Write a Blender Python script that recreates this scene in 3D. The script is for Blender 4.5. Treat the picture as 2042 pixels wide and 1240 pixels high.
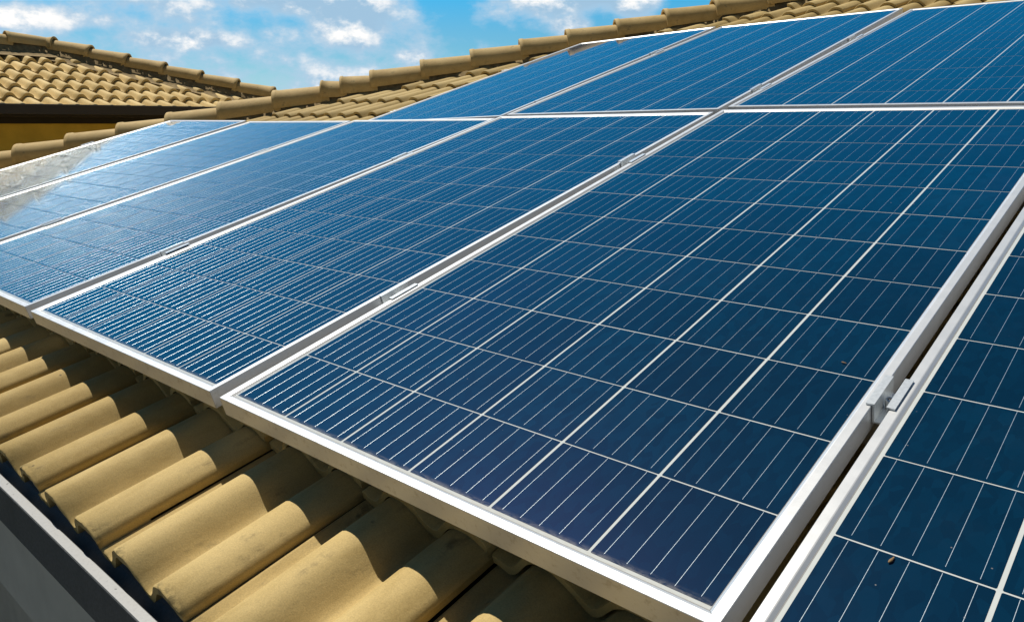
import bpy, bmesh, math, random
from mathutils import Vector, Matrix

random.seed(7)
for o in list(bpy.data.objects):
    bpy.data.objects.remove(o)
S = bpy.context.scene
COL = S.collection

# ------------------------------------------------------------------ camera
cd = bpy.data.cameras.new("camera")
cd.sensor_fit = 'HORIZONTAL'
cd.sensor_width = 36.0
cd.lens = 27.362
cd.clip_start = 0.02
cd.clip_end = 6000
cam = bpy.data.objects.new("camera", cd)
COL.objects.link(cam)
CR = ((0.7412, -0.1566, 0.6527), (0.6713, 0.1729, -0.7208), (0.0, 0.9724, 0.2333))
cam.matrix_world = Matrix.Translation((1.2909, -0.6679, 0.4868)) @ Matrix(CR).to_4x4()
S.camera = cam

# ------------------------------------------------------------------ light
SUN_DIR = Vector((-0.60, 0.081, 1.063)).normalized()
SUN_EL = math.asin(SUN_DIR.z)
SUN_AZ = math.atan2(SUN_DIR.x, SUN_DIR.y)
sl = bpy.data.lights.new("sun", 'SUN')
sl.energy = 5.0
sl.angle = math.radians(0.5)
sl.color = (1.0, 0.93, 0.80)
sun = bpy.data.objects.new("sun", sl)
COL.objects.link(sun)
sun.rotation_euler = SUN_DIR.to_track_quat('Z', 'Y').to_euler()

S.view_settings.view_transform = 'Standard'
S.view_settings.look = 'None'
S.view_settings.exposure = 0.12
S.view_settings.gamma = 1.0
S.render.engine = 'CYCLES'
S.cycles.use_denoising = True
S.cycles.max_bounces = 6
S.cycles.diffuse_bounces = 3
S.cycles.caustics_reflective = True


class NT:
    """tiny node-tree helper"""
    def __init__(self, tree):
        self.t = tree
        tree.nodes.clear()

    def n(self, kind, **kw):
        nd = self.t.nodes.new(kind)
        for k, v in kw.items():
            setattr(nd, k, v)
        return nd

    def link(self, a, b):
        self.t.links.new(a, b)

    def put(self, sock, v):
        if hasattr(v, 'links') or hasattr(v, 'is_linked'):
            self.link(v, sock)
        else:
            sock.default_value = v

    def math(self, op, a, b=0.0, c=None, clamp=False):
        nd = self.n('ShaderNodeMath', operation=op, use_clamp=clamp)
        self.put(nd.inputs[0], a)
        self.put(nd.inputs[1], b)
        if c is not None:
            self.put(nd.inputs[2], c)
        return nd.outputs[0]

    def vmath(self, op, a, b):
        nd = self.n('ShaderNodeVectorMath', operation=op)
        self.put(nd.inputs[0], a)
        self.put(nd.inputs[1], b)
        return nd.outputs['Value'] if op in ('LENGTH', 'DOT_PRODUCT', 'DISTANCE') else nd.outputs['Vector']

    def noise(self, vec, scale, detail=4.0, rough=0.55, out='Fac'):
        nd = self.n('ShaderNodeTexNoise')
        self.put(nd.inputs['Vector'], vec)
        nd.inputs['Scale'].default_value = scale
        nd.inputs['Detail'].default_value = detail
        nd.inputs['Roughness'].default_value = rough
        return nd.outputs[out]

    def ramp(self, v, a, b, lo=0.0, hi=1.0, smooth=True):
        nd = self.n('ShaderNodeMapRange', clamp=True)
        nd.interpolation_type = 'SMOOTHSTEP' if smooth else 'LINEAR'
        self.put(nd.inputs['Value'], v)
        nd.inputs['From Min'].default_value = a
        nd.inputs['From Max'].default_value = b
        self.put(nd.inputs['To Min'], lo)
        self.put(nd.inputs['To Max'], hi)
        return nd.outputs['Result']

    def mix(self, f, a, b, mode='MIX'):
        nd = self.n('ShaderNodeMix', data_type='RGBA', blend_type=mode)
        self.put(nd.inputs[0], f)
        self.put(nd.inputs[6], a if not isinstance(a, tuple) else (*a, 1.0))
        self.put(nd.inputs[7], b if not isinstance(b, tuple) else (*b, 1.0))
        return nd.outputs[2]


# ------------------------------------------------------------------ world: Nishita sky with broken cumulus
W = bpy.data.worlds.new("World")
S.world = W
W.use_nodes = True
g = NT(W.node_tree)
sky = g.n('ShaderNodeTexSky', sky_type='NISHITA')
sky.sun_disc = False
sky.sun_elevation = SUN_EL
sky.sun_rotation = SUN_AZ
sky.altitude = 300.0
sky.air_density = 1.0
sky.dust_density = 0.35
sky.ozone_density = 2.5
tc = g.n('ShaderNodeTexCoord')
sep = g.n('ShaderNodeSeparateXYZ')
g.link(tc.outputs['Generated'], sep.inputs[0])
hx, hy, hz = sep.outputs
hl = g.math('SQRT', g.math('ADD', g.math('MULTIPLY', hx, hx), g.math('MULTIPLY', hy, hy)))
hl = g.math('MAXIMUM', hl, 0.02)
cx = g.math('DIVIDE', hx, hl)
cy = g.math('DIVIDE', hy, hl)
ce = g.math('DIVIDE', hz, hl)
comb = g.n('ShaderNodeCombineXYZ')
g.link(cx, comb.inputs[0])
g.link(cy, comb.inputs[1])
g.link(g.math('MULTIPLY', ce, 1.7), comb.inputs[2])
pos = comb.outputs[0]
n1 = g.noise(pos, 13.0, 10.0, 0.60)
n2 = g.noise(g.vmath('ADD', pos, (-0.010, 0.003, 0.026)), 13.0, 10.0, 0.60)
big = g.noise(pos, 3.1, 3.0, 0.5)


def dome(az, el, wa, we, amp):
    """a soft cloud mass standing in one direction of the sky"""
    a = math.radians(az)
    c = (math.sin(a), math.cos(a), math.tan(math.radians(el)) * 1.7)
    d = g.vmath('SUBTRACT', pos, c)
    d = g.vmath('MULTIPLY', d, (1 / math.radians(wa), 1 / math.radians(wa), 1 / (math.radians(we) * 1.7)))
    L = g.vmath('LENGTH', d, (0, 0, 0))
    return g.ramp(L, 0.0, 1.0, amp, 0.0)


field = g.math('ADD', n1, g.math('MULTIPLY', g.math('SUBTRACT', big, 0.5), 0.25))
for args in ((-53.2, 6.9, 3.6, 3.2, 0.50), (-59.0, 8.1, 7.5, 1.8, 0.27), (-38.0, 8.6, 6.4, 2.0, 0.36), (-37.9, 6.6, 1.9, 0.9, 0.34),
             (-33.6, 8.4, 2.2, 2.2, 0.30), (-72.0, 6.2, 6.5, 1.0, 0.26), (-64.0, 5.3, 5.5, 0.9, 0.20), (-68.0, 7.6, 6.0, 1.2, 0.12),
             (-49.0, 4.6, 2.0, 0.7, 0.18), (-46.5, 7.6, 3.2, 4.0, -0.20), (-30.0, 7.0, 3.0, 5.0, -0.16)):
    field = g.math('ADD', field, dome(*args))
dens = g.ramp(field, 0.53, 0.70)
veil = g.ramp(field, 0.38, 0.62, 0.0, 0.80)
lit = g.ramp(g.math('SUBTRACT', n1, n2), -0.09, 0.14)
core = g.ramp(field, 0.60, 0.85)
lit = g.math('MULTIPLY', lit, g.math('ADD', 0.45, g.math('MULTIPLY', core, 0.55)))
ccol = g.mix(lit, (6.6, 10.2, 13.6), (20.0, 19.4, 18.8))
base = g.mix(1.0, sky.outputs[0], (0.70, 1.44, 1.74), 'MULTIPLY')
plain = g.mix(1.0, sky.outputs[0], (0.52, 0.66, 0.66), 'MULTIPLY')
deep = g.mix(1.0, sky.outputs[0], (0.34, 0.54, 0.62), 'MULTIPLY')
mid = g.mix(1.0, sky.outputs[0], (0.08, 1.74, 2.32), 'MULTIPLY')
# tint shaped by azimuth: blue and haze ahead, dimmer neutral elsewhere to warm shade
side = g.ramp(g.math('ADD', g.math('MULTIPLY', cx, -0.60), g.math('MULTIPLY', cy, 0.80)), -0.15, 0.45)
mid = g.mix(side, plain, mid)
base = g.mix(side, plain, base)
base = g.mix(g.ramp(hz, 0.085, 0.20), base, mid)
haze_ = g.math('MULTIPLY', g.ramp(hz, 0.03, 0.085, 0.50, 0.0), side)
base = g.mix(haze_, base, (10.0, 13.2, 15.2))
high = g.ramp(hz, 0.52, 0.80)                    # upper sky dimmed by tint to deepen the shade and darken panel reflections
base = g.mix(high, base, deep)
up = g.math('MULTIPLY', g.ramp(hz, -0.02, 0.03), g.ramp(hz, 0.145, 0.19, 1.0, 0.0))
c1 = g.mix(g.math('MULTIPLY', veil, up), base, (8.2, 11.6, 14.8))
c2 = g.mix(g.math('MULTIPLY', dens, up), c1, ccol)
bg = g.n('ShaderNodeBackground')
g.link(c2, bg.inputs['Color'])
bg.inputs['Strength'].default_value = 0.05
wo = g.n('ShaderNodeOutputWorld')
g.link(bg.outputs[0], wo.inputs['Surface'])

# ------------------------------------------------------------------ frames of reference
TH = 0.27885                                    # pitch of the near roof
CT, ST = math.cos(TH), math.sin(TH)


def L(u, v, n=0.0):
    """roof coordinates (along the eave, up the slope, off the slope) to world"""
    return Vector((u, v * CT - n * ST, v * ST + n * CT))


# ------------------------------------------------------------------ helpers
class MB:
    def __init__(self):
        self.v, self.f, self.m, self.s = [], [], [], []

    def vert(self, p):
        self.v.append(tuple(p))
        return len(self.v) - 1

    def face(self, idx, mat=0, smooth=False):
        self.f.append(idx)
        self.m.append(mat)
        self.s.append(smooth)

    def quad(self, a, b, c, d, mat=0, smooth=False):
        i = len(self.v)
        self.v += [tuple(a), tuple(b), tuple(c), tuple(d)]
        self.face((i, i + 1, i + 2, i + 3), mat, smooth)

    def box(self, x0, x1, y0, y1, z0, z1, mat=0, fn=None):
        p = [(x, y, z) for z in (z0, z1) for y in (y0, y1) for x in (x0, x1)]
        if fn:
            p = [tuple(fn(*q)) for q in p]
        i = len(self.v)
        self.v += p
        for q in ((0, 2, 3, 1), (4, 5, 7, 6), (0, 1, 5, 4), (2, 6, 7, 3), (0, 4, 6, 2), (1, 3, 7, 5)):
            self.face(tuple(i + k for k in q), mat)

    def grid(self, rows, mat=0, smooth=True, close=False):
        i0 = len(self.v)
        nr, nc = len(rows), len(rows[0])
        for r in rows:
            self.v += [tuple(p) for p in r]
        for r in range(nr - 1):
            for c in range(nc - 1 if not close else nc):
                c2 = (c + 1) % nc
                self.face((i0 + r * nc + c, i0 + r * nc + c2, i0 + (r + 1) * nc + c2, i0 + (r + 1) * nc + c), mat, smooth)

    def build(self, name, mats, parent=None, bevel=0.0, recalc=False):
        me = bpy.data.meshes.new(name)
        me.from_pydata(self.v, [], self.f)
        for m in (mats if isinstance(mats, (list, tuple)) else [mats]):
            me.materials.append(m)
        me.polygons.foreach_set('material_index', self.m)
        me.polygons.foreach_set('use_smooth', self.s)
        me.update()
        if recalc:
            bm = bmesh.new()
            bm.from_mesh(me)
            bmesh.ops.recalc_face_normals(bm, faces=bm.faces)
            bm.to_mesh(me)
            bm.free()
        o = bpy.data.objects.new(name, me)
        COL.objects.link(o)
        if parent is not None:
            o.parent = parent
        if bevel:
            b = o.modifiers.new('bevel', 'BEVEL')
            b.width = bevel
            b.segments = 2
            b.limit_method = 'ANGLE'
        return o


def tag(o, label, cat, group=None, kind=None):
    o['label'] = label
    o['category'] = cat
    if group:
        o['group'] = group
    if kind:
        o['kind'] = kind
    return o


def empty(name, loc=(0, 0, 0), rot=(0, 0, 0)):
    o = bpy.data.objects.new(name, None)
    o.empty_display_size = 0.1
    COL.objects.link(o)
    o.location = loc
    o.rotation_euler = rot
    return o


def material(name):
    m = bpy.data.materials.new(name)
    m.use_nodes = True
    k = NT(m.node_tree)
    b = k.n('ShaderNodeBsdfPrincipled')
    out = k.n('ShaderNodeOutputMaterial')
    k.link(b.outputs[0], out.inputs['Surface'])
    return m, k, b


# ------------------------------------------------------------------ materials
def tile_material(name, along, c_lo, c_hi, c_dark):
    m, k, b = material(name)
    geo = k.n('ShaderNodeNewGeometry')
    p = geo.outputs['Position']
    rnd = geo.outputs['Random Per Island']
    stretch = k.vmath('MULTIPLY', p, (9.0, 1.6, 9.0) if along == 'Y' else (1.6, 9.0, 9.0))
    big = k.noise(p, 2.6, 4.0, 0.6)
    streak = k.noise(stretch, 3.2, 5.0, 0.62)
    fine = k.noise(p, 420.0, 3.0, 0.7)
    mid = k.noise(p, 38.0, 5.0, 0.65)
    f = k.math('ADD', k.math('MULTIPLY', big, 0.5), k.math('MULTIPLY', streak, 0.5))
    f = k.math('ADD', f, k.math('MULTIPLY', k.math('SUBTRACT', rnd, 0.5), 0.34))
    col = k.mix(k.ramp(f, 0.36, 0.66), c_lo, c_hi)
    col = k.mix(k.ramp(mid, 0.30, 0.72, 0.0, 0.35), col, c_hi)
    stain = k.math('MULTIPLY', k.ramp(streak, 0.55, 0.76), k.ramp(mid, 0.42, 0.6))
    col = k.mix(k.math('MULTIPLY', stain, 0.75), col, c_dark)
    grain = k.ramp(fine, 0.25, 0.75, 0.78, 1.17, smooth=False)
    gc = k.n('ShaderNodeCombineColor')
    for i in range(3):
        k.link(grain, gc.inputs[i])
    col = k.mix(1.0, col, gc.outputs[0], 'MULTIPLY')
    # pits and lichen specks
    vor = k.n('ShaderNodeTexVoronoi')
    k.link(p, vor.inputs['Vector'])
    vor.inputs['Scale'].default_value = 26.0
    spot = k.math('MULTIPLY', k.ramp(vor.outputs['Distance'], 0.05, 0.11, 1.0, 0.0), k.ramp(k.noise(p, 11.0, 2.0), 0.58, 0.66))
    col = k.mix(k.math('MULTIPLY', spot, 0.75), col, (0.05, 0.042, 0.025))
    if along == 'Y':                             # a little moss along the wet lips at the eave
        py = k.n('ShaderNodeSeparateXYZ')
        k.link(p, py.inputs[0])
        moss = k.math('MULTIPLY', k.ramp(py.outputs[1], -0.240, -0.268), k.ramp(k.noise(p, 75.0, 4.0, 0.7), 0.47, 0.58))
        moss = k.math('MULTIPLY', moss, k.ramp(k.noise(p, 6.5, 2.0), 0.46, 0.58))
        col = k.mix(k.math('MULTIPLY', moss, 0.85), col, (0.045, 0.042, 0.018))
    k.link(col, b.inputs['Base Color'])
    b.inputs['Roughness'].default_value = 0.78
    b.inputs['Specular IOR Level'].default_value = 0.30
    bump = k.n('ShaderNodeBump')
    bump.inputs['Strength'].default_value = 0.35
    bump.inputs['Distance'].default_value = 0.0012
    h = k.math('ADD', fine, k.math('MULTIPLY', mid, 1.6))
    k.link(h, bump.inputs['Height'])
    k.link(bump.outputs[0], b.inputs['Normal'])
    return m


M_TILE = tile_material('roof_tile', 'Y', (0.355, 0.250, 0.088), (0.500, 0.372, 0.158), (0.11, 0.085, 0.040))
M_TILE_N = tile_material('neighbour_tile', 'X', (0.50, 0.355, 0.135), (0.66, 0.49, 0.215), (0.15, 0.115, 0.055))
M_CAP = tile_material('hip_tile', 'Y', (0.40, 0.275, 0.105), (0.54, 0.390, 0.170), (0.10, 0.080, 0.042))


def simple(name, col, rough, metal=0.0, nscale=12.0, namp=0.25, spec=0.5, bump=0.0):
    m, k, b = material(name)
    tcn = k.n('ShaderNodeTexCoord')
    n = k.noise(tcn.outputs['Object'], nscale, 6.0, 0.62)
    f = k.ramp(n, 0.25, 0.75, 1.0 - namp, 1.0 + namp, smooth=False)
    gc = k.n('ShaderNodeCombineColor')
    for i in range(3):
        k.link(f, gc.inputs[i])
    k.link(k.mix(1.0, col, gc.outputs[0], 'MULTIPLY'), b.inputs['Base Color'])
    b.inputs['Roughness'].default_value = rough
    b.inputs['Metallic'].default_value = metal
    b.inputs['Specular IOR Level'].default_value = spec
    if bump:
        bp = k.n('ShaderNodeBump')
        bp.inputs['Strength'].default_value = 0.5
        bp.inputs['Distance'].default_value = bump
        k.link(n, bp.inputs['Height'])
        k.link(bp.outputs[0], b.inputs['Normal'])
    return m


M_MORTAR = simple('mortar', (0.27, 0.195, 0.095), 0.9, 0, 30, 0.4, 0.2, 0.006)
M_OCHRE = simple('ochre_render', (0.66, 0.44, 0.065), 0.85, 0, 5, 0.18, 0.2, 0.002)
M_WALL = simple('grey_render', (0.56, 0.52, 0.45), 0.85, 0, 6, 0.12, 0.2, 0.001)
M_DARKWOOD = simple('dark_wood', (0.016, 0.012, 0.010), 0.6, 0, 8, 0.3, 0.3)
M_BLACKGUT = simple('black_gutter', (0.018, 0.015, 0.015), 0.45, 0, 8, 0.2, 0.4)
M_GROUND = simple('ground', (0.10, 0.095, 0.075), 0.95, 0, 0.4, 0.35, 0.2)
M_RAIL = simple('mill_aluminium', (0.55, 0.55, 0.56), 0.42, 0.9, 40, 0.1)
M_CLAMP = simple('galvanised_clamp', (0.70, 0.73, 0.75), 0.34, 0.55, 180, 0.16)
M_STEEL = simple('stainless_bolt', (0.62, 0.62, 0.62), 0.22, 1.0, 60, 0.1)
M_HUSK = simple('husk', (0.22, 0.13, 0.05), 0.7, 0, 300, 0.3)


def gutter_material():
    m, k, b = material('painted_gutter')
    tcn = k.n('ShaderNodeTexCoord')
    p = tcn.outputs['Object']
    geo = k.n('ShaderNodeNewGeometry')
    n1 = k.noise(p, 160.0, 4.0, 0.7)
    col = k.mix(k.ramp(n1, 0.35, 0.65), (0.085, 0.088, 0.092), (0.13, 0.134, 0.138))
    chip = k.math('MULTIPLY', k.ramp(k.noise(p, 110.0, 3.0, 0.6), 0.66, 0.70), k.ramp(k.noise(p, 9.0, 2.0), 0.50, 0.62))
    col = k.mix(chip, col, (0.02, 0.02, 0.02))
    drip = k.ramp(k.noise(k.vmath('MULTIPLY', p, (30.0, 30.0, 1.5)), 1.0, 4.0), 0.5, 0.75, 0.0, 0.35)
    col = k.mix(drip, col, (0.07, 0.075, 0.08))
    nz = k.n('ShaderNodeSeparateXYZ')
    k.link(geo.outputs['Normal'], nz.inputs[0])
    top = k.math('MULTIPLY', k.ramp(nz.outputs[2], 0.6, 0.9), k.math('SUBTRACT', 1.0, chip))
    col = k.mix(k.math('MULTIPLY', top, k.ramp(n1, 0.2, 0.6, 0.75, 0.95)), col, (0.33, 0.335, 0.34))  # top paler than front: settled dust, plus sun and shade put into the colour
    k.link(col, b.inputs['Base Color'])
    b.inputs['Roughness'].default_value = 0.5
    return m


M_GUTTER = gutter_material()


def frame_material():
    m, k, b = material('anodised_frame')
    tcn = k.n('ShaderNodeTexCoord')
    p = tcn.outputs['Object']
    brush = k.noise(k.vmath('MULTIPLY', p, (900.0, 5.0, 900.0)), 1.0, 3.0, 0.6)
    brush2 = k.noise(k.vmath('MULTIPLY', p, (5.0, 900.0, 900.0)), 1.0, 3.0, 0.6)
    blot = k.noise(p, 22.0, 5.0, 0.65)
    f = k.math('ADD', k.math('MULTIPLY', k.math('MULTIPLY', brush, brush2), 0.7), k.math('MULTIPLY', blot, 0.45))
    col = k.mix(k.ramp(f, 0.25, 0.62), (0.61, 0.62, 0.635), (0.66, 0.67, 0.685))
    # dried dirt near the lower rail of every panel
    sp = k.n('ShaderNodeSeparateXYZ')
    k.link(p, sp.inputs[0])
    low = k.ramp(sp.outputs[1], 0.0, 0.03, 1.0, 0.0)
    dirt = k.math('MULTIPLY', low, k.ramp(k.noise(p, 60.0, 5.0, 0.7), 0.52, 0.70))
    col = k.mix(k.math('MULTIPLY', dirt, 0.5), col, (0.33, 0.30, 0.25))
    # mitred corner joints
    ex = k.math('MINIMUM', sp.outputs[0], k.math('SUBTRACT', 1.006, sp.outputs[0]))
    ey = k.math('MINIMUM', sp.outputs[1], k.math('SUBTRACT', 1.954, sp.outputs[1]))
    seam = k.math('MULTIPLY', k.math('LESS_THAN', k.math('ABSOLUTE', k.math('SUBTRACT', ex, ey)), 0.00045), k.math('LESS_THAN', ex, 0.02))
    col = k.mix(k.math('MULTIPLY', seam, 0.8), col, (0.10, 0.10, 0.10))
    k.link(col, b.inputs['Base Color'])
    b.inputs['Metallic'].default_value = 0.45
    k.link(k.ramp(blot, 0.3, 0.7, 0.38, 0.42), b.inputs['Roughness'])
    return m


M_FRAME = frame_material()


def laminate_mat(name, kind):
    m, k, b = material(name)
    tcn = k.n('ShaderNodeTexCoord')
    p = tcn.outputs['Object']
    geo = k.n('ShaderNodeNewGeometry')
    wp = geo.outputs['Position']
    sp = k.n('ShaderNodeSeparateXYZ')
    k.link(p, sp.inputs[0])
    if kind == 'cell':
        vor = k.n('ShaderNodeTexVoronoi')
        k.link(k.vmath('MULTIPLY', p, (1.0, 0.55, 1.0)), vor.inputs['Vector'])
        vor.inputs['Scale'].default_value = 85.0
        gr = k.n('ShaderNodeSeparateColor')
        k.link(vor.outputs['Color'], gr.inputs[0])
        grain = gr.outputs[0]
        col = k.mix(k.ramp(grain, 0.0, 1.0, 0.25, 0.75), (0.0002, 0.0160, 0.038), (0.0004, 0.0290, 0.066))
        rnd = geo.outputs['Random Per Island']
        col = k.mix(k.math('MULTIPLY', rnd, 0.6), col, (0.0003, 0.0125, 0.030))
        smear = k.noise(wp, 2.3, 5.0, 0.6)
        col = k.mix(k.ramp(smear, 0.52, 0.72, 0.0, 0.35), col, (0.003, 0.014, 0.052))
    else:
        col = k.mix(k.noise(p, 40.0, 3.0), (0.48, 0.51, 0.51), (0.56, 0.585, 0.58))
    # dust lying on the glass: fine specks, a dirty tide-line at the lower edge
    v2 = k.n('ShaderNodeTexVoronoi')
    k.link(wp, v2.inputs['Vector'])
    v2.inputs['Scale'].default_value = 95.0
    speck = k.ramp(v2.outputs['Distance'], 0.05, 0.12, 1.0, 0.0)
    gate = k.n('ShaderNodeSeparateColor')
    k.link(v2.outputs['Color'], gate.inputs[0])
    speck = k.math('MULTIPLY', speck, k.math('GREATER_THAN', gate.outputs[1], 0.965))
    speck = k.math('MULTIPLY', speck, k.ramp(k.noise(wp, 3.0, 3.0), 0.40, 0.62))
    film = k.ramp(k.noise(wp, 5.0, 6.0, 0.7), 0.45, 0.9, 0.0, 0.010)
    tide = k.math('MULTIPLY', k.ramp(sp.outputs[1], 0.016, 0.034, 1.0, 0.0),
                  k.ramp(k.noise(k.vmath('MULTIPLY', p, (1.0, 3.0, 1.0)), 55.0, 5.0, 0.7), 0.35, 0.62))
    d = k.math('MAXIMUM', k.math('MULTIPLY', speck, 0.55), k.math('MAXIMUM', film, k.math('MULTIPLY', tide, 0.55)))
    col = k.mix(d, col, (0.46, 0.43, 0.38))
    k.link(col, b.inputs['Base Color'])
    b.inputs['Roughness'].default_value = 0.42
    b.inputs['Specular IOR Level'].default_value = 0.0
    b.inputs['Coat Weight'].default_value = 1.0
    b.inputs['Coat IOR'].default_value = 1.43
    k.link(k.ramp(k.noise(wp, 14.0, 4.0), 0.3, 0.7, 0.046, 0.062), b.inputs['Coat Roughness'])
    if kind == 'cell':                           # faint violet gloss of the cells' antireflection film
        gl = k.n('ShaderNodeBsdfGlossy')
        gl.inputs['Color'].default_value = (0.0030, 0.0029, 0.0092, 1.0)
        gl.inputs['Roughness'].default_value = 0.37
        ad = k.n('ShaderNodeAddShader')
        out = [q for q in m.node_tree.nodes if q.type == 'OUTPUT_MATERIAL'][0]
        k.link(b.outputs[0], ad.inputs[0])
        k.link(gl.outputs[0], ad.inputs[1])
        k.link(ad.outputs[0], out.inputs['Surface'])
    return m


M_CELL = laminate_mat('silicon_cell', 'cell')
M_BACK = laminate_mat('white_backsheet', 'back')
M_SEAL = simple('sealant', (0.22, 0.22, 0.22), 0.6, 0, 50, 0.2)


def busbar_material():
    m, k, b = material('silver_busbar')
    tcn = k.n('ShaderNodeTexCoord')
    p = tcn.outputs['Object']
    sp = k.n('ShaderNodeSeparateXYZ')
    k.link(p, sp.inputs[0])
    dots = k.ramp(k.math('SINE', k.math('MULTIPLY', sp.outputs[1], 2 * math.pi / 0.0132)), 0.75, 1.0)
    n = k.noise(k.vmath('MULTIPLY', p, (31.9, 22.0, 1.0)), 1.0, 4.0, 0.7)
    col = k.mix(k.ramp(n, 0.3, 0.7), (0.38, 0.46, 0.51), (0.54, 0.61, 0.65))
    col = k.mix(k.math('MULTIPLY', dots, 0.4), col, (0.8, 0.8, 0.8))
    k.link(col, b.inputs['Base Color'])
    b.inputs['Metallic'].default_value = 0.85
    k.link(k.ramp(n, 0.3, 0.7, 0.43, 0.35), b.inputs['Roughness'])
    return m


M_BUS = busbar_material()

# ------------------------------------------------------------------ ground
mb = MB()
R_ = 3000.0
mb.quad((-R_, -R_, -3.4), (R_, -R_, -3.4), (R_, R_, -3.4), (-R_, R_, -3.4))
gr = mb.build('ground', M_GROUND)
tag(gr, 'bare dim ground around the houses', 'ground', None, 'structure')


# ------------------------------------------------------------------ tiles
def tile_profile(m=5):
    """(x, z) across one double-wave tile: side-lap strip, wave, valley, wave, side-lap edge"""
    def ease(x0, z0, x1, z1, n):
        out = []
        for i in range(n):
            t = i / n
            out.append((x0 + (x1 - x0) * t, z0 + (z1 - z0) * (0.5 - 0.5 * math.cos(math.pi * (t ** 1.32 if z1 < z0 else 1 - (1 - t) ** 1.32)))))
        return out
    pts = [(-0.0985, -0.0405), (-0.0965, -0.0400), (-0.092, -0.0415), (-0.083, -0.0455), (-0.075, -0.0482), (-0.069, -0.0490)]
    pts += ease(-0.069, -0.0490, 0.0, 0.0, 7)[1:]
    pts += ease(0.0, 0.0, 0.079, -0.0475, 8)
    pts += ease(0.079, -0.0475, 0.147, -0.002, 7)
    full = ease(0.147, -0.002, 0.240, -0.0470, 12)
    pts += [q for q in full if q[0] < 0.203]
    pts.append((0.2025, -0.0300))
    return pts


PROFILE = tile_profile()
PITCH_U, PITCH_V = 0.305, 0.333


def tile_field(mb, to_world, u_first, nu, v_first, nv, keep, drop, seed, nseg=5, thick=0.017, lift=0.022, base=-0.116, amp=1.0, col_ok=None):
    rnd = random.Random(seed)
    for j in range(nv):
        vf = v_first + j * PITCH_V
        for i in range(nu):
            uf = u_first + i * PITCH_U
            if not keep(uf + 0.05, vf + 0.2):
                continue
            dn = rnd.uniform(-0.0018, 0.0018)
            dv = rnd.uniform(-0.004, 0.004)
            du = rnd.uniform(-0.0015, 0.0015)
            yaw = rnd.uniform(-0.006, 0.006)
            sag = rnd.uniform(-0.002, 0.002)
            PROF = [(x, z * amp) for x, z in PROFILE if col_ok is None or col_ok(uf + x, vf + 0.17)]
            if len(PROF) < 4:
                continue
            chip = [rnd.uniform(-0.0009, 0.0009) for _ in PROF]
            rows = []
            ss = [0.0, 0.0025] + [0.42 * (q / nseg) for q in range(1, nseg + 1)]

            def P(x, z, s, e=0.0):
                u = uf + du + x + yaw * s
                v = vf + dv + s + e - yaw * x
                n = base + lift * (1 - s / PITCH_V) + dn + sag * s / 0.4 + z
                n -= drop(u, v)
                return to_world(u, v, n)
            for q, s in enumerate(ss):
                rows.append([P(x, z - (0.0022 if q == 0 else 0.0), s, chip[c] if q == 0 else 0.0) for c, (x, z) in enumerate(PROF)])
            mb.grid(rows, 0, True)
            mb.grid([[P(x, z - thick, 0.0, chip[c]) for c, (x, z) in enumerate(PROF)], rows[0]], 0, True)
            mb.grid([[P(x, z - thick, 0.09) for (x, z) in PROF], [P(x, z - thick, 0.0, chip[c]) for c, (x, z) in enumerate(PROF)]], 0, True)
            xe, ze = PROF[-1]
            mb.quad(P(xe, ze, 0.0), P(xe, ze - 0.011, 0.0), P(xe, ze - 0.011, 0.42), P(xe, ze, 0.42))


HIP_A, HIP_B = 0.955, -6.211                     # hip line of the near roof: u = A v + B
V_RIDGE = 7.0


def hip_u(v):
    return HIP_A * v + HIP_B


house = empty('house', (0, 0, -3.4))
tag(house, 'grey house in the foreground carrying the rows of solar panels on its tan tiled roof', 'house')
inv = Matrix.Translation((0, 0, 3.4))


def under_house(o):
    o.parent = house
    o.matrix_parent_inverse = inv
    return o


mb = MB()
tile_field(mb, L, 0.075 - 25 * PITCH_U, 40, -0.302, 22,
           lambda u, v: u > hip_u(v) - 0.25 and v < V_RIDGE and u < 4.2,
           lambda u, v: 0.55 * max(0.0, hip_u(v) - u), 3, col_ok=lambda u, v: u > hip_u(v) + 0.10)
roof = under_house(mb.build('roof', M_TILE))

# side slope beyond the hip (faces -X); the hip is the meeting line of both slopes
HIPW0 = L(hip_u(-0.3), -0.3, -0.03)
XE = HIPW0.x


def LS(u, v, n=0.0):
    """side slope: u runs back along +Y reversed, v climbs towards +X"""
    return Vector((XE + v * CT - n * ST, -u, HIPW0.z + v * ST + n * CT))


mb = MB()
tile_field(mb, LS, -10.5, 34, 0.0, 20,
           lambda u, v: LS(u, v).x < hip_u(LS(u, v).y / CT) + 0.12 and v < V_RIDGE,
           lambda u, v: 0.55 * max(0.0, LS(u, v).x - hip_u(LS(u, v).y / CT)), 4, nseg=3)
under_house(mb.build('side_roof', M_TILE))

# ---- hip and ridge caps
def cap_mesh():
    mb = MB()
    N = 18
    secs = [(0.0, 0.104), (0.004, 0.108), (0.035, 0.108), (0.042, 0.1035), (0.16, 0.100), (0.30, 0.096), (0.46, 0.090)]

    def arc(r, x, flat=1.0):
        return [(x, r * math.cos(math.pi * (-0.06 + 1.12 * i / N)), r * math.sin(math.pi * (-0.06 + 1.12 * i / N)) * flat) for i in range(N + 1)]
    mb.grid([arc(r, x) for x, r in secs], 0, True)
    mb.grid([arc(0.089, 0.0), arc(0.104, 0.0)], 0, False)
    mb.grid([arc(0.082, 0.25), arc(0.089, 0.0)], 0, True)
    return mb


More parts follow.
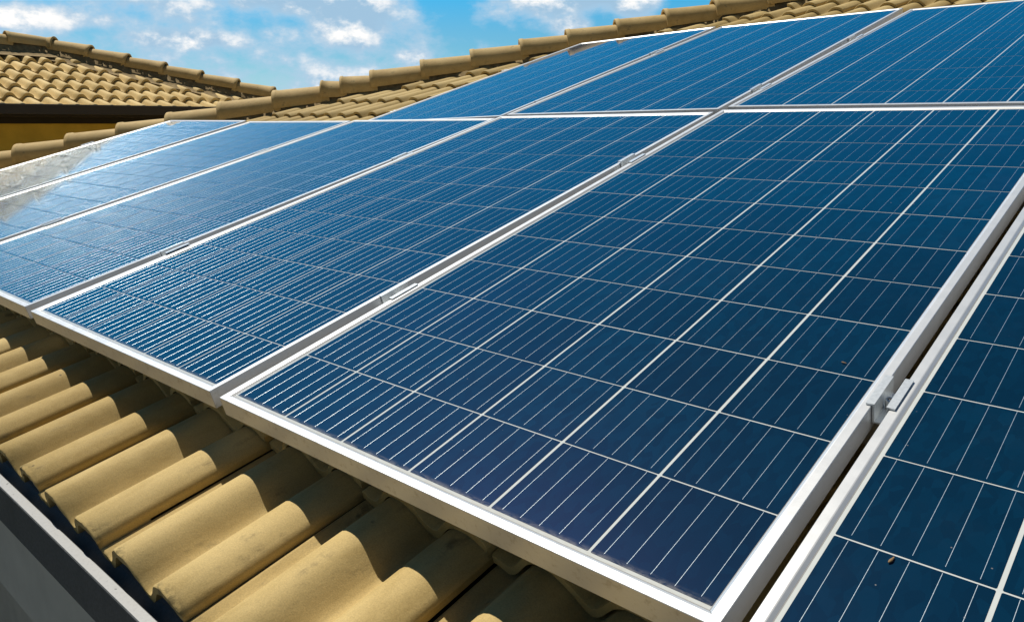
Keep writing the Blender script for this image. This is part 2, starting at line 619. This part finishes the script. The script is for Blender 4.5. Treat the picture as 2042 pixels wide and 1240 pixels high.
def place_cap(proto, parent, p0, p1, roll=0.0, raise_=0.022):
    """p0 lower end, p1 next cap's lower end (crest points of the hip)"""
    d = (p1 - p0)
    ln = d.length
    d.normalize()
    s = Vector((0, 0, 1)).cross(d).normalized()
    up = d.cross(s).normalized()
    a = p0 + up * raise_
    d2 = (p1 + d * 0.03 - up * 0.004 - a).normalized()
    s2 = Vector((0, 0, 1)).cross(d2).normalized()
    u2 = d2.cross(s2).normalized()
    o = proto.copy()
    COL.objects.link(o)
    k = (ln + 0.05) / 0.46
    m = Matrix((d2 * k, s2, u2)).transposed().to_4x4()
    m = Matrix.Translation(a - u2 * 0.108) @ m @ Matrix.Rotation(roll, 4, 'X')
    o.parent = parent
    o.matrix_world = m
    return o


cap_proto = cap_mesh().build('hip_tile', M_CAP)
bpy.context.view_layer.update()
HV = [-0.24, 0.05, 0.34, 0.63, 0.92, 1.194, 1.463, 1.727, 1.98, 2.248, 2.531, 2.783, 2.883, 3.036, 3.298, 3.557, 3.814, 4.057, 4.314, 4.569, 4.826, 5.09, 5.36, 5.64, 5.92, 6.20, 6.48, 6.76, 7.05]
HN = 0.0


def hip_pt(v, dn=0.0):
    return L(hip_u(v), v, HN + dn)


rr = random.Random(5)
for a, b_ in zip(HV[:-1], HV[1:]):
    place_cap(cap_proto, roof, hip_pt(a), hip_pt(b_), rr.uniform(-0.05, 0.05))
x = hip_u(V_RIDGE)
while x < 4.0:
    place_cap(cap_proto, roof, L(x, V_RIDGE, HN), L(x + 0.41, V_RIDGE, HN))
    x += 0.41


def mortar(mb, pts, half=0.074, depth=0.12, seed=1, skirt=0.20):
    """ragged mortar fill under a run of caps"""
    r = random.Random(seed)
    left, right, lb, rb = [], [], [], []
    for i in range(len(pts) - 1):
        p, q = pts[i], pts[i + 1]
        d = (q - p).normalized()
        s = Vector((0, 0, 1)).cross(d).normalized()
        n = max(2, int((q - p).length / 0.03))
        for t in range(n):
            c = p.lerp(q, t / n)
            w1, w2 = half + r.uniform(-0.008, 0.008), half + r.uniform(-0.008, 0.008)
            left.append(c + s * w1 - Vector((0, 0, 0.085)))
            right.append(c - s * w2 - Vector((0, 0, 0.085)))
            lb.append(c + s * (w1 + 0.03 + r.uniform(-0.01, 0.01)) - Vector((0, 0, 0.06 + depth)))
            rb.append(c - s * (w2 + 0.03 + r.uniform(-0.01, 0.01)) - Vector((0, 0, 0.06 + depth)))
    ls = [p + (p - q).normalized() * skirt - Vector((0, 0, 0.06)) for p, q in zip(lb, rb)]
    rs = [q + (q - p).normalized() * skirt - Vector((0, 0, 0.06)) for p, q in zip(lb, rb)]
    mb.grid([ls, lb, left, right, rb, rs], 0, True)


mb = MB()
mortar(mb, [hip_pt(v) for v in (-0.28, 1.0, 2.0, 3.0, 4.0, 5.0, 6.0, 7.0)])
mo = mb.build('mortar_bed', M_MORTAR, roof)
mo.matrix_parent_inverse = roof.matrix_world.inverted()

# ---- eave: gutter, fascia, wall
mb = MB()
GX0, GX1 = -6.8, 4.2
prof = [(-0.150, -0.245), (-0.225, -0.262), (-0.262, -0.300), (-0.262, -0.268), (-0.2665, -0.233), (-0.2685, -0.231), (-0.285, -0.2325),
        (-0.2865, -0.2345), (-0.2865, -0.3225), (-0.284, -0.3250), (-0.150, -0.3250)]
# open-topped channel: a back sheet, a floor, a front wall with a thick folded lip
mb.grid([[(GX0, y, z) for y, z in prof], [(GX1, y, z) for y, z in prof]], 0, False)
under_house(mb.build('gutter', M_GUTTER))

mb = MB()
mb.box(GX0 + 0.2, GX1, -0.250, -0.215, -0.600, -0.325, 0)
under_house(mb.build('fascia', M_WALL))
mb = MB()
mb.box(GX0 + 0.3, GX1, -0.215, 0.32, -0.600, -0.575, 0)
under_house(mb.build('soffit', M_DARKWOOD))
mb = MB()
mb.box(GX0 + 0.4, GX1, 0.32, 0.50, -3.4, -0.300, 0)
mb.box(GX0 + 0.4, GX0 + 0.58, 0.50, 12.0, -3.4, -0.300, 0)
under_house(mb.build('wall', M_WALL))
mb = MB()
# battens and underlay under the tiles keep daylight out of the roof space
mb.quad(L(-6.3, -0.24, -0.185), L(4.2, -0.24, -0.185), L(4.2, V_RIDGE, -0.185), L(hip_u(V_RIDGE), V_RIDGE, -0.185))
under_house(mb.build('underlay', M_DARKWOOD))

# ------------------------------------------------------------------ taller neighbouring house behind the hip
TN = math.atan(0.315)
CN, SN = math.cos(TN), math.sin(TN)
NX, NZ = -6.71, 0.655                           # its eave
YC = 4.66                                        # its corner
NRISE = 2.02                                     # plan distance from eave to ridge


def LN(u, v, n=0.0):
    return Vector((NX - 0.02 - v * CN + n * SN, u, NZ + 0.065 + v * SN + n * CN))


nb = empty('neighbouring_house', (NX - 2.0, 1.0, -3.4))
tag(nb, 'taller ochre house behind the hip with tan wavy tiles and black gutter', 'house')
NINV = Matrix.Translation((NX - 2.0, 1.0, -3.4)).inverted()


def under_nb(o):
    o.parent = nb
    o.matrix_parent_inverse = NINV
    return o


def n_hip_y(v):
    return YC - v * CN


mb = MB()
tile_field(mb, LN, -5.0, 36, -0.03, 7,
           lambda u, v: u < n_hip_y(v) + 0.22 and v * CN < NRISE,
           lambda u, v: 0.5 * max(0.0, u - n_hip_y(v)), 11, nseg=4, base=-0.080, thick=0.030, lift=0.036, amp=1.2,
           col_ok=lambda u, v: u < n_hip_y(v) - 0.06)
nroof = under_nb(mb.build('roof', M_TILE_N))
mb = MB()


def nhp(t, dz=0.0):
    return Vector((NX - t, YC - t, NZ + 0.145 + 0.315 * t + dz))


# hidden slopes close the roof
zt = NZ + 0.315 * NRISE
mb.quad((NX - NRISE, YC - NRISE, zt), (NX - NRISE, -6.0, zt), (NX - 2 * NRISE, -6.0, NZ), (NX - 2 * NRISE, YC, NZ))
mb.quad((NX, YC, NZ), (NX - NRISE, YC - NRISE, zt), (NX - NRISE - 0.001, YC - NRISE, zt), (NX - 2 * NRISE, YC, NZ))
under_nb(mb.build('back_roof', M_TILE_N))
t = -0.02
steps = []
while t < NRISE - 0.02:
    steps.append(t)
    t += 0.283
steps.append(NRISE)
for a, b_ in zip(steps[:-1], steps[1:]):
    place_cap(cap_proto, nroof, nhp(a), nhp(b_), rr.uniform(-0.04, 0.04))
y = YC - NRISE
while y > -5.5:
    place_cap(cap_proto, nroof, Vector((NX - NRISE, y - 0.41, nhp(NRISE).z + 0.01)), Vector((NX - NRISE, y, nhp(NRISE).z + 0.01)), rr.uniform(-0.04, 0.04))
    y -= 0.41
mb = MB()
mortar(mb, [nhp(q) for q in (0.0, 0.7, 1.4, NRISE)], seed=3)
mortar(mb, [nhp(NRISE), Vector((NX - NRISE, -5.9, nhp(NRISE).z))], seed=4)
mo = mb.build('mortar_bed', M_MORTAR, nroof)
mo.matrix_parent_inverse = nroof.matrix_world.inverted()
bpy.data.objects.remove(cap_proto)

mb = MB()
gp = [(NX - 0.06, NZ - 0.03), (NX - 0.01, NZ - 0.045), (NX + 0.03, NZ - 0.03), (NX + 0.035, NZ + 0.004), (NX + 0.045, NZ + 0.006), (NX + 0.05, NZ), (NX + 0.05, NZ - 0.082), (NX - 0.06, NZ - 0.084)]
mb.grid([[(px, -6.0, pz) for px, pz in gp], [(px, YC + 0.1, pz) for px, pz in gp]], 0, False)
under_nb(mb.build('gutter', M_BLACKGUT))
mb = MB()
mb.box(NX - 0.50, NX - 0.06, -6.0, YC, NZ - 0.105, NZ - 0.084, 0)
under_nb(mb.build('soffit', M_DARKWOOD))
mb = MB()
mb.box(NX - 0.55, NX - 0.50, -6.0, YC - 0.45, NZ - 0.165, NZ - 0.105, 0)
under_nb(mb.build('wall_plate', M_DARKWOOD))
mb = MB()
mb.box(NX - 0.75, NX - 0.56, -6.0, YC - 0.5, -3.4, NZ - 0.085, 0)
mb.box(NX - 3.4, NX - 0.75, YC - 0.7, YC - 0.5, -3.4, NZ - 0.085, 0)
under_nb(mb.build('wall', M_OCHRE))

# ------------------------------------------------------------------ solar panels
PW, PL = 1.006, 1.954
CU, CV = 0.1613, 0.1590
CELL = 0.15675
EU, EV = 0.022, (PL - 12 * CV) / 2


def frame_mesh():
    mb = MB()
    prof = [(0.0006, -0.035), (0.0, -0.0344), (0.0, 0.0026), (0.0007, 0.0033), (0.0122, 0.0033), (0.0136, 0.0030), (0.0150, 0.0021), (0.0176, 0.0003), (0.0176, -0.006),
            (0.002, -0.006), (0.002, -0.033), (0.028, -0.033), (0.028, -0.035), (0.0006, -0.035)]

    def corner(i, d, z):
        return [(d, d, z), (PW - d, d, z), (PW - d, PL - d, z), (d, PL - d, z)][i]
    for i in range(4):
        j = (i + 1) % 4
        for (d0, z0), (d1, z1) in zip(prof[:-1], prof[1:]):
            mb.quad(corner(i, d0, z0), corner(j, d0, z0), corner(j, d1, z1), corner(i, d1, z1), 0)
    return mb


def laminate_mesh():
    mb = MB()
    a = 0.0176
    mb.quad((a, a, 0), (PW - a, a, 0), (PW - a, PL - a, 0), (a, PL - a, 0), 1)
    mb.quad((a, a, -0.005), (a, PL - a, -0.005), (PW - a, PL - a, -0.005), (PW - a, a, -0.005), 1)
    # grey sealant bead between glass and frame
    w = 0.0012
    ins, out = a + w, a + 0.0001
    c = lambda d: [(d, d, 0.00025), (PW - d, d, 0.00025), (PW - d, PL - d, 0.00025), (d, PL - d, 0.00025)]
    o_, i_ = c(out), c(ins)
    for q in range(4):
        r = (q + 1) % 4
        mb.quad(o_[q], o_[r], i_[r], i_[q], 3)
    rd = random.Random(21)
    hw = 0.00035
    for iu in range(6):
        for iv in range(12):
            x0 = EU + iu * CU + (CU - CELL) / 2 + rd.uniform(-0.0003, 0.0003)
            y0 = EV + iv * CV + (CV - CELL) / 2 + rd.uniform(-0.0002, 0.0002)
            x1, y1, z = x0 + CELL, y0 + CELL, 0.0003
            ch = 0.0012
            i = len(mb.v)
            mb.v += [(x0 + ch, y0, z), (x1 - ch, y0, z), (x1, y0 + ch, z), (x1, y1 - ch, z), (x1 - ch, y1, z), (x0 + ch, y1, z), (x0, y1 - ch, z), (x0, y0 + ch, z)]
            mb.face(tuple(range(i, i + 8)), 0)
            for kb in range(5):
                xc = x0 + CELL * (kb + 0.5) / 5 + rd.uniform(-0.0003, 0.0003)
                ya = y0 + 0.0055 + rd.uniform(-0.001, 0.001)
                yb = y1 - 0.0008 + rd.uniform(-0.0006, 0.0004)
                pr = [(-hw, 0.0), (-0.6 * hw, 0.00009), (0.0, 0.00013), (0.6 * hw, 0.00009), (hw, 0.0)]
                mb.grid([[(xc + dx, ya, z + dz) for dx, dz in pr], [(xc + dx, yb, z + dz) for dx, dz in pr]], 2, True)
    return mb


FRAME_ME = LAM_ME = None


def make_panel():
    t = empty('solar_panel')
    f = frame_mesh().build('frame', M_FRAME, t, recalc=False)
    l = laminate_mesh().build('laminate', [M_CELL, M_BACK, M_BUS, M_SEAL], t)
    return t


def copy_panel(src):
    t = src.copy()
    COL.objects.link(t)
    for ch in src.children:
        c = ch.copy()
        COL.objects.link(c)
        c.parent = t
    return t


GAPU = {'A': -0.022, 'R': 1.007, 'B': -1.062, 'C': -2.103, 'D': -3.143, 'E': -4.190}
# (u of left edge, v of lower edge, heights of the corners lower-left, lower-right, upper-left, upper-right)
PANELS = [
    ('A', -0.022, -0.023, (0, 0, 0, 0), 'large blue solar panel in the centre foreground, its whole lower edge visible over sunlit tiles'),
    ('R', 1.007, -0.023, (0, 0, 0, 0), 'blue solar panel cut by the right edge of the picture, right of the widest gap'),
    ('B', -1.062, -0.023, (0, 0, -0.020, -0.003), 'lower-row blue solar panel whose full lower edge ends beside the centre foreground panel'),
    ('C', -2.103, -0.023, (0, 0, -0.033, -0.021), 'lower-row blue solar panel with striped glare, only its lower right corner inside the picture'),
    ('D', -3.143, -0.023, (0, 0, -0.034, -0.032), 'pale hazy solar panel second from the far left end of the lower row'),
    ('E', -4.190, -0.023, (0, 0, -0.020, -0.030), 'pale dusty end panel at the far left, beside the hip tiles and ochre wall'),
    ('A2', -0.022, 1.970, (-0.002, 0.0, -0.032, -0.038), 'upper-row blue solar panel reaching the top right edge of the picture'),
    ('B2', -1.062, 1.966, (-0.021, -0.004, -0.034, -0.026), 'upper-row blue solar panel in the middle of the three'),
    ('C2', -2.103, 1.962, (-0.050, -0.026, -0.064, -0.030), 'upper-row solar panel at its left end, next to the stepped hip tiles'),
]
proto = None
for key, u0, v0, (ll, lr, ul, ur), lab in PANELS:
    o = make_panel() if proto is None else copy_panel(proto)
    proto = proto or o
    n0 = (ll + lr + ul + ur) / 4
    roll = ((lr + ur) - (ll + ul)) / 2 / PW
    tilt = ((ul + ur) - (ll + lr)) / 2 / PL
    nc = n0 - roll * PW / 2 - tilt * PL / 2
    base = Matrix.Translation(L(u0, v0, nc)) @ Matrix.Rotation(TH + tilt, 4, 'X') @ Matrix.Rotation(-roll, 4, 'Y')
    o.matrix_world = base
    tag(o, lab, 'solar panel', 'solar panels on the tiled roof')

# ------------------------------------------------------------------ rails under the panels
for v, u0, u1, lab in ((0.452, -4.3, 2.05, 'aluminium rail under the lower panel row, nearer the eave'),
                       (1.392, -4.3, 2.05, 'aluminium rail under the lower panel row, further up the slope'),
                       (2.262, -2.2, 1.02, 'aluminium rail under the upper panel row, just above the long horizontal gap'),
                       (3.205, -2.2, 1.02, 'aluminium rail under the upper panel row, highest on the roof')):
    mb = MB()
    dn = 0.0 if v < 2 else -0.03
    pr = [(-0.018, -0.080), (-0.018, -0.0375), (-0.006, -0.0375), (-0.006, -0.047), (0.006, -0.047), (0.006, -0.0375), (0.018, -0.0375), (0.018, -0.080)]
    mb.grid([[tuple(L(u0, v + a, b_ + dn)) for a, b_ in pr], [tuple(L(u1, v + a, b_ + dn)) for a, b_ in pr]], 0, False)
    o = mb.build('mounting_rail', M_RAIL)
    tag(o, lab, 'mounting rail', 'mounting rails under the panels')


# ------------------------------------------------------------------ clamps
def clamp(gap, length=0.078):
    t = empty('mid_clamp')
    h = gap / 2 - 0.0012
    th = 0.0026
    fl = 0.0085
    top, bot = 0.0040, -0.024
    out = [(-h - fl, top), (-h - fl, top + th), (-h + th, top + th), (-h + th, bot + th), (h - th, bot + th), (h - th, top + th), (h + fl, top + th), (h + fl, top),
           (h, top), (h, bot), (-h, bot), (-h, top)]
    mb = MB()
    n = len(out)
    for (x0, z0), (x1, z1) in zip(out, out[1:] + out[:1]):
        mb.quad((x0, 0, z0), (x1, 0, z1), (x1, length, z1), (x0, length, z0))
    for yy in (0, length):
        for q in ((0, 1, 2, 11), (11, 2, 3, 10), (10, 3, 4, 9), (9, 4, 5, 8), (8, 5, 6, 7)):
            mb.quad(*[(out[i][0], yy, out[i][1]) for i in q])
    mb.build('bracket', M_CLAMP, t, recalc=True)
    mb = MB()
    r = min(0.0062, h - th - 0.0005)
    yc = length / 2

    def ring(rr_, z, nn=20):
        return [(rr_ * math.cos(2 * math.pi * i / nn), yc + rr_ * math.sin(2 * math.pi * i / nn), z) for i in range(nn)]
    z0 = bot + th
    mb.grid([ring(r * 1.12, z0), ring(r * 1.12, z0 + 0.0015), ring(r, z0 + 0.0016), ring(r, z0 + 0.0145), ring(r * 0.86, z0 + 0.0155), ring(r * 0.5, z0 + 0.0155), ring(r * 0.5, z0 + 0.010), ring(0.0002, z0 + 0.010)], 0, False, True)
    mb.build('bolt', M_STEEL, t)
    return t


CL = [
    (0.9955, 0.412, 0.0, 0.023, 'closest clamp, bright metal with a socket bolt, in the right-hand gap'),
    (-0.039, 0.402, 0.0, 0.034, 'metal clamp in the gap left of the centre foreground panel, nearer its lower end'),
    (-0.039, 1.352, 0.0, 0.034, 'metal clamp in the gap left of the centre foreground panel, nearer its upper end'),
    (-1.0795, 0.376, -0.003, 0.035, 'metal clamp in the striped glare, in the second lower gap left of centre'),
    (-1.0795, 1.330, -0.015, 0.035, 'small clamp halfway up the picture, high in the second lower gap left of centre'),
    (-2.120, 0.368, -0.006, 0.034, 'bright white clamp near the left edge of the picture'),
    (-2.120, 1.330, -0.023, 0.034, 'tiny clamp above the striped glare in the pale far-left gap'),
    (-0.039, 2.222, -0.006, 0.034, 'clamp just above the junction of four panels in the upper row'),
    (-0.039, 3.172, -0.022, 0.034, 'clamp close to the top right roof tiles, between two upper panels'),
    (-1.0795, 2.205, -0.026, 0.034, 'small clamp low in the left upper-row gap'),
    (-1.0795, 3.185, -0.029, 0.034, 'small clamp high in the left upper-row gap, under the hip tiles'),
    (-4.200, 1.315, -0.014, 0.018, 'end clamp on the far-left panel edge, below the hip tiles'),
]
for u, v, n, gp_, lab in CL:
    o = clamp(gp_)
    o.matrix_world = Matrix.Translation(L(u, v, n)) @ Matrix.Rotation(TH, 4, 'X')
    tag(o, lab, 'clamp', 'clamps between the panels')


# ------------------------------------------------------------------ small debris
def husk(u, v, ang, ln, wd, lab):
    bm = bmesh.new()
    bmesh.ops.create_uvsphere(bm, u_segments=12, v_segments=8, radius=1.0)
    for q in bm.verts:
        t = q.co.x
        k = 1.0 - 0.45 * max(0.0, t) - 0.15 * math.sin(5 * t)
        q.co = Vector((t * ln / 2, q.co.y * wd / 2 * k + 0.12 * wd * t * t, q.co.z * wd * 0.38 * k))
    me = bpy.data.meshes.new('seed_husk')
    bm.to_mesh(me)
    bm.free()
    for p in me.polygons:
        p.use_smooth = True
    me.materials.append(M_HUSK)
    o = bpy.data.objects.new('seed_husk', me)
    COL.objects.link(o)
    o.matrix_world = Matrix.Translation(L(u, v, 0.0022)) @ Matrix.Rotation(TH, 4, 'X') @ Matrix.Rotation(ang, 4, 'Z')
    tag(o, lab, 'seed husk', 'dry bits lying on the glass')


husk(1.094, 0.149, 1.35, 0.012, 0.0034, 'dry brown seed husk lying on the panel at the right edge')
husk(0.9125, 0.507, -0.15, 0.009, 0.0024, 'tiny pale brown husk on the centre panel near the closest clamp')
